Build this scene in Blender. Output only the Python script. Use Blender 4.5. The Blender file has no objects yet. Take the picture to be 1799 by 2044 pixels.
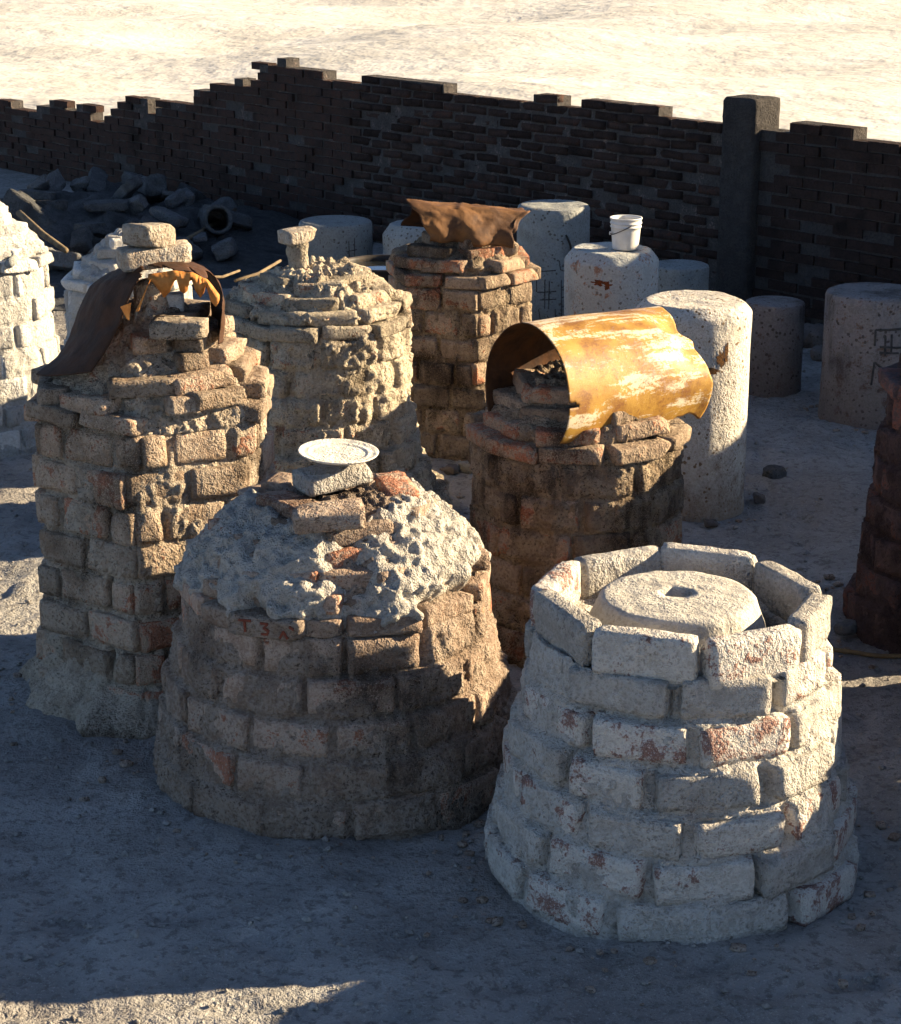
import bpy, math, random
import numpy as np
from math import radians as R, sin, cos, pi

# ------------------------------------------------------------------ camera, sky, sun
SC = bpy.context.scene
COL = SC.collection
CAM_H, PITCH = 3.15, 17.5
cd = bpy.data.cameras.new('camera')
cd.sensor_fit = 'HORIZONTAL'; cd.sensor_width = 36.0
cd.lens = 36.0 * 4000.0 / 1799.0
cd.clip_start = 0.1; cd.clip_end = 6000
cam = bpy.data.objects.new('camera', cd); COL.objects.link(cam)
cam.location = (0, 0, CAM_H); cam.rotation_euler = (R(90 - PITCH), 0, 0)
SC.camera = cam

SUN_BEARING, SUN_EL = 78.0, 19.5          # bearing clockwise from +Y
w = bpy.data.worlds.new('World'); SC.world = w; w.use_nodes = True
wn = w.node_tree.nodes; wl = w.node_tree.links; wn.clear()
sky = wn.new('ShaderNodeTexSky'); sky.sky_type = 'NISHITA'; sky.sun_disc = False
sky.sun_elevation = R(SUN_EL); sky.sun_rotation = R(SUN_BEARING)
sky.altitude = 2400; sky.air_density = 0.6; sky.dust_density = 1.2; sky.ozone_density = 1.0
bg = wn.new('ShaderNodeBackground'); bg.inputs[1].default_value = 0.062
wo = wn.new('ShaderNodeOutputWorld'); wl.new(sky.outputs[0], bg.inputs[0]); wl.new(bg.outputs[0], wo.inputs[0])
ld = bpy.data.lights.new('sun', 'SUN'); ld.energy = 5.0; ld.angle = R(0.5); ld.color = (1.0, 0.80, 0.53)
sun = bpy.data.objects.new('sun', ld); COL.objects.link(sun)
# a sun lamp shines along its local -Z: aim it from the sun towards the yard
from mathutils import Vector, Matrix
sd = Vector((sin(R(SUN_BEARING)) * cos(R(SUN_EL)), cos(R(SUN_BEARING)) * cos(R(SUN_EL)), sin(R(SUN_EL))))
sun.rotation_euler = sd.to_track_quat('Z', 'Y').to_euler()
SC.view_settings.view_transform = 'Standard'; SC.view_settings.look = 'None'
SC.view_settings.gamma = 1.0; SC.view_settings.use_curve_mapping = False
SC.view_settings.exposure = 1.9
SC.render.engine = 'CYCLES'
SC.cycles.max_bounces = 4; SC.cycles.diffuse_bounces = 2; SC.cycles.glossy_bounces = 2
SC.cycles.use_adaptive_sampling = True; SC.cycles.adaptive_threshold = 0.025; SC.cycles.adaptive_min_samples = 8
SC.cycles.use_denoising = True

rng = random.Random(7)

# ------------------------------------------------------------------ numpy noise
def _hash(ix, iy, iz, s):
    h = (ix * 374761393 + iy * 668265263 + iz * 1274126177 + s * 974634777) & 0x7fffffff
    h = ((h ^ (h >> 13)) * 1103515245) & 0x7fffffff
    h = ((h ^ (h >> 15)) * 12345679) & 0x7fffffff
    return ((h ^ (h >> 12)) & 0xffff) / 32767.5 - 1.0
def vnoise(x, y, z, s=0):
    x = np.asarray(x, float); y = np.asarray(y, float); z = np.asarray(z, float)
    x, y, z = np.broadcast_arrays(x, y, z)
    fx = np.floor(x); fy = np.floor(y); fz = np.floor(z)
    i = fx.astype(np.int64); j = fy.astype(np.int64); k = fz.astype(np.int64)
    u = x - fx; v = y - fy; q = z - fz
    u = u * u * (3 - 2 * u); v = v * v * (3 - 2 * v); q = q * q * (3 - 2 * q)
    r = 0
    for a in (0, 1):
        for b in (0, 1):
            for c in (0, 1):
                r = r + _hash(i + a, j + b, k + c, s) * (u if a else 1 - u) * (v if b else 1 - v) * (q if c else 1 - q)
    return r
def fbm(x, y, z, octv=4, s=0, gain=0.5):
    r = 0; a = 1.0; f = 1.0
    for o in range(octv):
        r = r + a * vnoise(x * f + 17.3 * o, y * f - 9.1 * o, z * f + 4.7 * o, s + o)
        a *= gain; f *= 2.03
    return r
def sstep(a, b, x):
    t = np.clip((x - a) / (b - a), 0, 1); return t * t * (3 - 2 * t)

# ------------------------------------------------------------------ object helpers
def mesh(name, verts, faces, mat=None, smooth=True):
    me = bpy.data.meshes.new(name)
    me.from_pydata([tuple(map(float, v)) for v in verts], [], [tuple(int(i) for i in f) for f in faces])
    if smooth: me.polygons.foreach_set('use_smooth', [True] * len(me.polygons))
    if mat: me.materials.append(mat)
    me.update(); return me
def link(name, me, parent=None, loc=(0, 0, 0), rot=(0, 0, 0)):
    o = bpy.data.objects.new(name, me); COL.objects.link(o)
    o.parent = parent; o.location = loc; o.rotation_euler = rot
    return o
def tag(o, label, cat, group=None, kind=None):
    if label: o['label'] = label
    if cat: o['category'] = cat
    if group: o['group'] = group
    if kind: o['kind'] = kind
    return o
def empty(name, loc, label, cat, group=None, rz=0):
    o = bpy.data.objects.new(name, None); COL.objects.link(o); o.empty_display_size = 0.1
    o.location = loc; o.rotation_euler = (0, 0, rz)
    return tag(o, label, cat, group)
def setmat(o, m):
    if o.data.materials: o.material_slots[0].link = 'OBJECT'; o.material_slots[0].material = m
def grid_faces(n, m, wrap):
    """n columns (wrapped or not) by m rows of vertices, index = row*n+col"""
    nc = n if wrap else n - 1
    c = np.arange(nc); r = np.arange(m - 1)
    rr, cc = np.meshgrid(r, c, indexing='ij')
    a = rr * n + cc; b = rr * n + (cc + 1) % n
    return np.stack([a, b, b + n, a + n], -1).reshape(-1, 4)
def lathe(prof, n=48, jit=0.0, seed=0, sc=6.0, sx=1.0):
    """prof: list of (r, z) from bottom outside, going up"""
    th = np.arange(n) * 2 * pi / n
    pr = np.array(prof, float); V = []
    for r, z in pr:
        x = r * np.cos(th); y = r * np.sin(th) * sx
        d = 1 + (jit * fbm(x * sc, y * sc, z * sc + 0 * x, 3, seed) / max(r, .05) if jit else 0)
        V.append(np.stack([x * d, y * d, np.full(n, z)], -1))
    V = np.concatenate(V); F = grid_faces(n, len(pr), True).tolist()
    if pr[-1][0] > 1e-4 and pr[-1][0] < 0.03: F.append([(len(pr) - 1) * n + i for i in range(n)])
    return V, F
def dens(prof, step):
    out = [prof[0]]
    for a, b in zip(prof[:-1], prof[1:]):
        d = math.hypot(b[0] - a[0], b[1] - a[1]); k = max(1, int(math.ceil(d / step)))
        for i in range(1, k + 1): out.append((a[0] + (b[0] - a[0]) * i / k, a[1] + (b[1] - a[1]) * i / k))
    return out
def tube(pts, rad, n=8, jit=0):
    """tube along a polyline, rad a number or a list; returns verts, faces"""
    P = [Vector(p) for p in pts]; V = []; F = []
    up = Vector((0, 0, 1)); last = None
    for i, p in enumerate(P):
        t = (P[min(i + 1, len(P) - 1)] - P[max(i - 1, 0)]).normalized()
        a = t.cross(up if abs(t.z) < .95 else Vector((0, 1, 0))).normalized()
        if last is not None:
            a = (last - t * last.dot(t)).normalized()
        last = a; b = t.cross(a)
        r = rad[i] if isinstance(rad, (list, tuple)) else rad
        for k in range(n):
            q = 2 * pi * k / n
            V.append(p + (a * cos(q) + b * sin(q)) * r)
    for i in range(len(P) - 1):
        for k in range(n):
            F.append((i * n + k, i * n + (k + 1) % n, (i + 1) * n + (k + 1) % n, (i + 1) * n + k))
    F.append(tuple(range(n))[::-1]); F.append(tuple((len(P) - 1) * n + k for k in range(n)))
    return V, F
def rough_block(L, D, H, seed, seg=(8, 4, 4), rnd=0.008, amp=0.0035, chips=2):
    """an irregular worn brick centred on its own middle"""
    g = random.Random(seed); idx = {}; V = []; F = []
    def vid(i, j, k):
        if (i, j, k) not in idx:
            idx[(i, j, k)] = len(V); V.append((i / seg[0] - .5, j / seg[1] - .5, k / seg[2] - .5))
        return idx[(i, j, k)]
    a, b, c = seg
    for i in range(a):
        for j in range(b):
            F.append((vid(i, j, 0), vid(i, j + 1, 0), vid(i + 1, j + 1, 0), vid(i + 1, j, 0)))
            F.append((vid(i, j, c), vid(i + 1, j, c), vid(i + 1, j + 1, c), vid(i, j + 1, c)))
        for k in range(c):
            F.append((vid(i, 0, k), vid(i + 1, 0, k), vid(i + 1, 0, k + 1), vid(i, 0, k + 1)))
            F.append((vid(i, b, k), vid(i, b, k + 1), vid(i + 1, b, k + 1), vid(i + 1, b, k)))
    for j in range(b):
        for k in range(c):
            F.append((vid(0, j, k), vid(0, j, k + 1), vid(0, j + 1, k + 1), vid(0, j + 1, k)))
            F.append((vid(a, j, k), vid(a, j + 1, k), vid(a, j + 1, k + 1), vid(a, j, k + 1)))
    V = np.array(V)
    # pull the outermost inner rows towards the edges so corners stay crisp but worn
    V = np.sign(V) * (0.5 - (0.5 - np.abs(V)) ** 1.25 * 0.5 ** -0.25)
    V = V * np.array([L, D, H]); h = np.array([L, D, H]) / 2
    inner = np.clip(V, -(h - rnd), h - rnd); d = V - inner
    ln = np.linalg.norm(d, axis=1, keepdims=True); ln[ln == 0] = 1
    V = inner + d / ln * np.minimum(ln, rnd)
    for q in range(chips):                      # knocked-off corners
        n = np.array([g.choice((-1, 1)) * g.uniform(.5, 1), g.choice((-1, 1)) * g.uniform(.4, 1), g.choice((-1, 1)) * g.uniform(.4, 1)])
        n /= np.linalg.norm(n); m = (np.abs(n) * h).sum() - g.uniform(.010, .032)
        e = V @ n - m; V = V - np.where(e > 0, e, 0)[:, None] * n
    V = V + 0
    nz = np.stack([fbm(V[:, 0] * 22, V[:, 1] * 22, V[:, 2] * 22 + s * 31, 2, seed + s) for s in range(3)], -1)
    return V + nz * amp, F

# ------------------------------------------------------------------ materials
MATS = {}
def nodes(name, rough=0.95, spec=0.1):
    m = bpy.data.materials.new(name); m.use_nodes = True
    nt = m.node_tree; b = nt.nodes['Principled BSDF']
    b.inputs['Roughness'].default_value = rough; b.inputs['Specular IOR Level'].default_value = spec
    MATS[name] = m
    return m, nt, b
class NB:
    def __init__(s, nt): s.nt = nt; s.N = nt.nodes; s.L = nt.links
    def new(s, t, **k):
        n = s.N.new(t)
        for a, v in k.items(): setattr(n, a, v)
        return n
    def lk(s, a, b): s.L.new(a, b)
    def noise(s, vec, scale, detail=4, rough=.6, dist=0.0):
        n = s.new('ShaderNodeTexNoise'); n.inputs['Scale'].default_value = scale; n.inputs['Detail'].default_value = detail
        n.inputs['Roughness'].default_value = rough; n.inputs['Distortion'].default_value = dist
        if vec is not None: s.lk(vec, n.inputs['Vector'])
        return n.outputs['Fac']
    def voro(s, vec, scale, feature='F1'):
        n = s.new('ShaderNodeTexVoronoi', feature=feature); n.inputs['Scale'].default_value = scale
        if vec is not None: s.lk(vec, n.inputs['Vector'])
        return n.outputs['Distance']
    def ramp(s, f, a, b, va=0.0, vb=1.0):
        n = s.new('ShaderNodeMapRange', interpolation_type='SMOOTHSTEP')
        n.inputs['From Min'].default_value = a; n.inputs['From Max'].default_value = b
        n.inputs['To Min'].default_value = va; n.inputs['To Max'].default_value = vb
        s.lk(f, n.inputs['Value']); return n.outputs['Result']
    def math(s, op, a, b=None, c=None):
        n = s.new('ShaderNodeMath', operation=op)
        for i, v in enumerate((a, b, c)):
            if v is None: continue
            if isinstance(v, (int, float)): n.inputs[i].default_value = v
            else: s.lk(v, n.inputs[i])
        return n.outputs[0]
    def mix(s, f, a, b, mode='MIX'):
        n = s.new('ShaderNodeMix', data_type='RGBA', blend_type=mode)
        if isinstance(f, (int, float)): n.inputs['Factor'].default_value = f
        else: s.lk(f, n.inputs['Factor'])
        for i, v in (('A', a), ('B', b)):
            sock = [q for q in n.inputs if q.name == i and q.type == 'RGBA'][0]
            if isinstance(v, tuple): sock.default_value = (*v, 1)
            else: s.lk(v, sock)
        return [q for q in n.outputs if q.type == 'RGBA'][0]
    def mapping(s, vec, scale=(1, 1, 1), rot=(0, 0, 0)):
        n = s.new('ShaderNodeMapping'); n.inputs['Scale'].default_value = scale; n.inputs['Rotation'].default_value = rot
        s.lk(vec, n.inputs['Vector']); return n.outputs[0]
    def bump(s, h, b, strength=1.0, dist=1.0):
        n = s.new('ShaderNodeBump'); n.inputs['Strength'].default_value = strength; n.inputs['Distance'].default_value = dist
        s.lk(h, n.inputs['Height']); s.lk(n.outputs[0], b.inputs['Normal'])

def masonry(name, ash, ash2, dark, red, red_amt=.3, dark_amt=.3, drip=.3, relief=1.0, spk=.5, pits=0.0, splash=0.0):
    """ash-caked brickwork: pale crust over dark grime, bare clay showing in patches"""
    m, nt, b = nodes(name); q = NB(nt)
    P = q.new('ShaderNodeNewGeometry').outputs['Position']
    rnd = q.new('ShaderNodeObjectInfo').outputs['Random']
    nA = q.noise(P, 3.2, 2, .6, 0); nB = q.noise(P, 12, 3, .62, 0); nC = q.noise(P, 72, 2, .7); nD = q.noise(P, 190, 1, .7)
    st = q.noise(q.mapping(P, (22, 22, 2.6)), 1.0, 2, .65, 0)
    col = q.mix(q.ramp(q.math('ADD', q.math('MULTIPLY', nB, .55), q.math('MULTIPLY', nC, .45)), .40, .60), ash2, ash)
    # bare clay
    v = q.math('ADD', q.math('MULTIPLY', nB, .75), q.math('MULTIPLY', nC, .45))
    v = q.math('ADD', v, q.math('MULTIPLY', rnd, .30))
    t = 1.02 - .30 * red_amt
    col = q.mix(q.math('MULTIPLY', q.ramp(v, t - .05, t + .06), .85), col, red)
    # grime in patches and runs
    g = q.math('ADD', q.math('MULTIPLY', nA, .8), q.math('MULTIPLY', nC, .35))
    g = q.math('ADD', g, q.math('MULTIPLY', st, drip * .55))
    t = .86 + drip * .27 - .42 * dark_amt
    col = q.mix(q.math('MULTIPLY', q.ramp(g, t - .10, t + .10), .9), col, dark)
    # fine specks
    sp = q.ramp(q.math('ADD', q.math('MULTIPLY', nC, .7), q.math('MULTIPLY', nD, .3)), .36, .47, 1, 0)
    patch = q.ramp(q.math('ADD', q.math('MULTIPLY', nA, .6), q.math('MULTIPLY', nB, .4)), .38, .60, .25, 1.15)
    col = q.mix(q.math('MULTIPLY', q.math('MULTIPLY', sp, spk), patch), col, dark)
    sp2 = q.ramp(nD, .56, .70)
    col = q.mix(q.math('MULTIPLY', sp2, .55), col, ash)
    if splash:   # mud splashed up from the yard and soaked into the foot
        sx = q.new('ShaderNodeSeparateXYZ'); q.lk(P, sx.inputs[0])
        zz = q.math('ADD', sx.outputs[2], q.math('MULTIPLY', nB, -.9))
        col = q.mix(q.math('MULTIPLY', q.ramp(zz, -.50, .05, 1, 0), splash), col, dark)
    if pits:
        pv = q.math('ADD', q.voro(P, 26), q.math('ADD', q.math('MULTIPLY', nA, .5), q.math('MULTIPLY', nC, .3)))
        pm = q.ramp(pv, .54, .62, 1, 0)
        col = q.mix(q.math('MULTIPLY', pm, pits), col, dark)
    tint = q.ramp(rnd, 0, 1, .62, 1.18)
    h = q.new('ShaderNodeHueSaturation'); q.lk(tint, h.inputs['Value']); q.lk(col, h.inputs['Color'])
    q.lk(h.outputs[0], b.inputs['Base Color'])
    hh = q.math('ADD', q.math('MULTIPLY', nB, .022 * relief), q.math('MULTIPLY', q.math('MULTIPLY', nC, .018 * relief), patch))
    hh = q.math('ADD', hh, q.math('MULTIPLY', nD, .0075 * relief))
    q.bump(hh, b)
    return m

RED = (.27, .088, .042)
M_A = masonry('ashy_tan_masonry', (.50, .42, .32), (.33, .265, .195), (.075, .052, .034), RED, .40, .40, .4, 1.1, .8)
M_B = masonry('ashy_brown_masonry', (.48, .385, .30), (.31, .225, .165), (.075, .050, .035), RED, .36, .36, .3, 1.1, .75)
M_C = masonry('caked_cream_masonry', (.50, .43, .32), (.35, .29, .21), (.08, .058, .038), RED, .30, .36, .5, 1.2, .8)
M_D = masonry('sooty_brown_masonry', (.42, .33, .225), (.25, .18, .12), (.05, .034, .022), RED, .34, .44, .6, 1.1, .8)
M_F = masonry('limed_white_masonry', (.60, .565, .50), (.44, .405, .35), (.14, .095, .07), (.17, .062, .042), .40, .20, .1, 1.0, .45)
M_E = masonry('chalky_white_masonry', (.66, .63, .57), (.54, .51, .45), (.22, .19, .15), RED, .05, .10, .1, .8, .3)
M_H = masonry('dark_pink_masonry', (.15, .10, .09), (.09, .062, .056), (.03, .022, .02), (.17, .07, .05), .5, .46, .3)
M_AB = masonry('dusty_tan_brick', (.48, .385, .285), (.31, .22, .15), (.070, .048, .032), RED, .46, .40, .2, .9, .6)
M_BB = masonry('dusty_brown_brick', (.46, .36, .275), (.31, .215, .155), (.072, .048, .034), RED, .46, .38, .2, .9, .6)
M_DB = masonry('sooty_red_brick', (.38, .295, .205), (.25, .18, .125), (.045, .030, .020), RED, .40, .50, .4, .9, .6)
M_CRUST = masonry('white_ash_crust', (.54, .50, .435), (.40, .37, .32), (.12, .095, .07), (.40, .30, .2), .05, .16, .0, 1.3, .45)
M_LOOSE = masonry('pale_loose_brick', (.50, .44, .35), (.38, .30, .22), (.16, .11, .07), (.36, .15, .07), .34, .22, .0, .8)
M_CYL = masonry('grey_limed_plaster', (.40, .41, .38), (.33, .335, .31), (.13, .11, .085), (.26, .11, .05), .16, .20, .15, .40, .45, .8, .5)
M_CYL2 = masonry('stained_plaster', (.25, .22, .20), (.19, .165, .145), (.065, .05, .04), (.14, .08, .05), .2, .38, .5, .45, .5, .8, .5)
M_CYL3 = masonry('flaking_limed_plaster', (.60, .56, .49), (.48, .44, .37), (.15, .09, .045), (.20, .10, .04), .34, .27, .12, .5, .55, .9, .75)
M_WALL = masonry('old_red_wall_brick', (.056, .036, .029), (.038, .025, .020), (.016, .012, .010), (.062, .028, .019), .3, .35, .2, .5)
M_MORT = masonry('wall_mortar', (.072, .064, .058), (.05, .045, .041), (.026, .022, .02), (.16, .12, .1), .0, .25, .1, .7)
M_JUNK = masonry('grey_junk', (.15, .15, .145), (.09, .09, .088), (.045, .042, .04), (.12, .08, .06), .1, .35, .0, .8)

def simple(name, colA, colB, scale=30, relief=.002, rough=.9, spec=.1, metal=0.0):
    m, nt, b = nodes(name, rough, spec); q = NB(nt)
    P = q.new('ShaderNodeTexCoord').outputs['Object']
    n = q.noise(P, scale, 5, .65, .2); n2 = q.noise(P, scale * 4, 3, .6)
    q.lk(q.mix(q.ramp(n, .35, .65), colA, colB), b.inputs['Base Color'])
    b.inputs['Metallic'].default_value = metal
    q.bump(q.math('MULTIPLY', q.math('ADD', n, n2), relief), b)
    return m
M_RUST = simple('dark_rust_sheet', (.060, .025, .010), (.032, .015, .007), 9, .003, .8, .2)
M_RUSTB = simple('brown_rust_sheet', (.17, .080, .028), (.07, .032, .014), 6, .004, .75, .25)
M_TORN = simple('sunlit_rust_edge', (.52, .22, .055), (.38, .14, .03), 20, .002, .7, .2)  # rust coloured bright so the torn lip and strips look sunlit
M_SCR = simple('scratched_line', (.06, .055, .05), (.10, .09, .08), 30)
M_LETTER = simple('red_paint_lettering', (.24, .065, .035), (.17, .055, .035), 60)
M_HOSE = simple('ochre_hose', (.24, .17, .085), (.17, .12, .06), 20)
M_STICK = simple('dry_wood', (.20, .15, .09), (.12, .09, .06), 14)
M_BLACK = simple('black_tarred_steel', (.018, .016, .014), (.045, .032, .022), 8, .002, .6, .3)
M_WIRE = simple('dark_wire', (.04, .035, .03), (.07, .05, .035), 40)
M_BUCKET = simple('dirty_white_plastic', (.72, .70, .64), (.60, .57, .50), 9, .0005, .5, .35)

def water_mat():
    m, nt, b = nodes('dark_water', .06, .5); q = NB(nt)
    b.inputs['Base Color'].default_value = (.012, .014, .016, 1); return m
M_WATER = water_mat()
def paint_mat():
    """ochre paint rubbed through to pale primer along the drum's length"""
    m, nt, b = nodes('worn_ochre_paint', .55, .35); q = NB(nt)
    P = q.new('ShaderNodeTexCoord').outputs['Object']
    st = q.mapping(P, (3.2, 24, 24)); big = q.mapping(P, (2.0, 6.5, 6.5))
    s1 = q.noise(st, 1.0, 7, .7, .6); s2 = q.noise(big, 1.0, 6, .62, .5); s3 = q.noise(P, 70, 5, .7); s4 = q.noise(P, 9, 5, .6)
    base = q.mix(q.ramp(s4, .35, .65), (.40, .225, .040), (.26, .125, .022))
    rub = q.ramp(q.math('ADD', q.math('ADD', q.math('MULTIPLY', s2, .62), q.math('MULTIPLY', s1, .60)), q.math('MULTIPLY', s3, .42)), .82, .875)
    col = q.mix(q.math('MULTIPLY', rub, .93), base, (.60, .51, .36))
    scr = q.ramp(q.math('ADD', s1, q.math('MULTIPLY', s3, .25)), .76, .80)
    col = q.mix(q.math('MULTIPLY', scr, .8), col, (.68, .58, .42))
    rust = q.ramp(q.math('ADD', q.math('MULTIPLY', s3, .6), q.math('MULTIPLY', s4, .5)), .57, .67)
    col = q.mix(q.math('MULTIPLY', rust, .75), col, (.17, .065, .018))
    q.lk(col, b.inputs['Base Color'])
    q.bump(q.math('ADD', q.math('MULTIPLY', s2, .004), q.math('MULTIPLY', s3, .0012)), b)
    return m
M_PAINT = paint_mat()
M_INSIDE = simple('shaded_rust_inside', (.10, .040, .012), (.035, .016, .007), 8, .003, .7, .3)  # rust darkened, the shade inside the half drum put into its colour

def ground_mat():
    m, nt, b = nodes('ashy_dirt', .97, .05); q = NB(nt)
    P = q.new('ShaderNodeNewGeometry').outputs['Position']
    n0 = q.noise(P, .55, 3, .6, 0); n1 = q.noise(P, 3.5, 4, .65, 0); n2 = q.noise(P, 26, 3, .7); n3 = q.noise(P, 110, 2, .7)
    col = q.mix(q.ramp(n1, .32, .68), (.25, .237, .215), (.36, .342, .31))
    col = q.mix(q.math('MULTIPLY', q.ramp(n0, .44, .62), .75), col, (.22, .20, .178))
    col = q.mix(q.math('MULTIPLY', q.ramp(n2, .50, .64), .7), col, (.15, .135, .12))
    col = q.mix(q.math('MULTIPLY', q.ramp(n3, .58, .70), .5), col, (.50, .48, .44))
    q.lk(col, b.inputs['Base Color'])
    h = q.math('ADD', q.math('MULTIPLY', n1, .03), q.math('MULTIPLY', n2, .022))
    h = q.math('ADD', h, q.math('MULTIPLY', n3, .007))
    q.bump(h, b); return m
M_GROUND = ground_mat()

# ------------------------------------------------------------------ ground
def ground_z(x, y):
    x = np.asarray(x, float); y = np.asarray(y, float)
    near = 1 - sstep(15.4, 16, y)
    z = .018 * (near * .8 + .2) * fbm(x * 1.1, y * 1.1, 0 * x, 3, 11) + near * (.014 * fbm(x * 5, y * 5, 0 * x, 3, 12) + .006 * fbm(x * 22, y * 22, 0 * x, 2, 13))
    far = sstep(20, 60, np.hypot(x, y))
    return z + far * (.25 * fbm(x * .05, y * .05, 0 * x, 3, 14))
def build_ground():
    gx = np.concatenate([-np.geomspace(3000, 4.6, 26), np.arange(-4.5, 4.51, .032), np.geomspace(4.6, 3000, 26)])
    gy = np.concatenate([-np.geomspace(300, 3.4, 10)[:-1], np.array([0, 2, 3.2, 3.9]), np.arange(4.2, 16.01, .036), np.geomspace(16.3, 4000, 40)])
    X, Y = np.meshgrid(gx, gy)
    Z = ground_z(X, Y)
    g = random.Random(31)
    for (x0, y0, x1, y1) in ((-2.6, 6.0, 2.6, 4.9), (1.5, 7.2, 1.9, 11.4), (-2.2, 8.0, -2.0, 13), (1.9, 9.2, .9, 13.2), (-1.6, 5.0, 2.2, 5.4), (-2.9, 9.5, -1.9, 6.6), (1.4, 9.6, 3.0, 9.9)):
        L = math.hypot(x1 - x0, y1 - y0); n = int(L / .34); a = math.atan2(y1 - y0, x1 - x0)
        for k in range(n):
            t = (k + g.uniform(-.2, .2)) / n; sd_ = .09 if k % 2 else -.09
            fx = x0 + (x1 - x0) * t - sin(a) * sd_ + g.gauss(0, .03); fy = y0 + (y1 - y0) * t + cos(a) * sd_ + g.gauss(0, .03)
            i0, i1 = np.searchsorted(gx, (fx - .25, fx + .25)); j0, j1 = np.searchsorted(gy, (fy - .25, fy + .25))
            if i1 <= i0 or j1 <= j0: continue
            b = a + g.gauss(0, .2); dx = X[j0:j1, i0:i1] - fx; dy = Y[j0:j1, i0:i1] - fy
            p = (dx * cos(b) + dy * sin(b)) / .115; q = (-dx * sin(b) + dy * cos(b)) / .050
            rr = np.sqrt(p * p + q * q)
            Z[j0:j1, i0:i1] += -.015 * (1 - sstep(.7, 1.05, rr)) + .006 * np.exp(-((rr - 1.25) / .22) ** 2)
    V = np.stack([X.ravel(), Y.ravel(), Z.ravel()], -1)
    return link('ground', mesh('ground', V, grid_faces(len(gx), len(gy), False), M_GROUND))
g = build_ground(); tag(g, 'pale ashy dirt ground of the kiln yard', None, None, 'structure')

def tailings():
    M = simple('white_tailings', (.62, .60, .55), (.50, .48, .43), .6, .05, .97, .03)
    n = 70; us = np.linspace(-60, 60, n); vs = np.geomspace(1, 160, n) - .4
    U, W = np.meshgrid(us, vs)
    # laid out along the far side of the wall line
    X = 2.65 + .669 * U + .743 * W; Y = 14.45 - .743 * U + .669 * W
    Z = .03 + .28 * sstep(2, 10, W) * (1 + fbm(X * .22, Y * .22, 0 * X, 4, 150)) + .02 * fbm(X * 2.2, Y * 2.2, 0 * X, 2, 151)
    o = link('terrain', mesh('terrain', np.stack([X.ravel(), Y.ravel(), Z.ravel()], -1), grid_faces(n, n, False), M)); tag(o, 'white tailings flat beyond the brick wall', None, None, 'structure')
tailings()

# ------------------------------------------------------------------ brick library
BR = {}
def lib(kind, dims, n, **k):
    BR[kind] = [mesh('brick_' + kind, *rough_block(*dims, seed=100 + 7 * i + hash(dims) % 50, **k), mat=M_LOOSE) for i in range(n)]
lib('edge', (.272, .10, .133), 8)             # laid on edge in the kiln walls
lib('flat', (.262, .125, .066), 8)            # laid flat in rims and domes
lib('rim', (.325, .080, .150), 6, rnd=.016)   # tall ring of the open kiln
lib('wall', (.262, .10, .066), 6, seg=(4, 2, 2), rnd=.008, amp=.003, chips=1)
lib('half_edge', (.135, .10, .133), 5, seg=(5, 4, 4))
lib('half', (.13, .11, .066), 5, seg=(5, 4, 4))

def brick(parent, kind, mat, loc, rot, scale=(1, 1, 1), g=rng):
    o = link('brick', g.choice(BR[kind]), parent, loc, rot); o.scale = scale; setmat(o, mat); return o

# ------------------------------------------------------------------ kilns
def interp(prof, z):
    p = sorted(prof, key=lambda a: a[0]); return np.interp(z, [a[0] for a in p], [a[1] for a in p])

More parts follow.
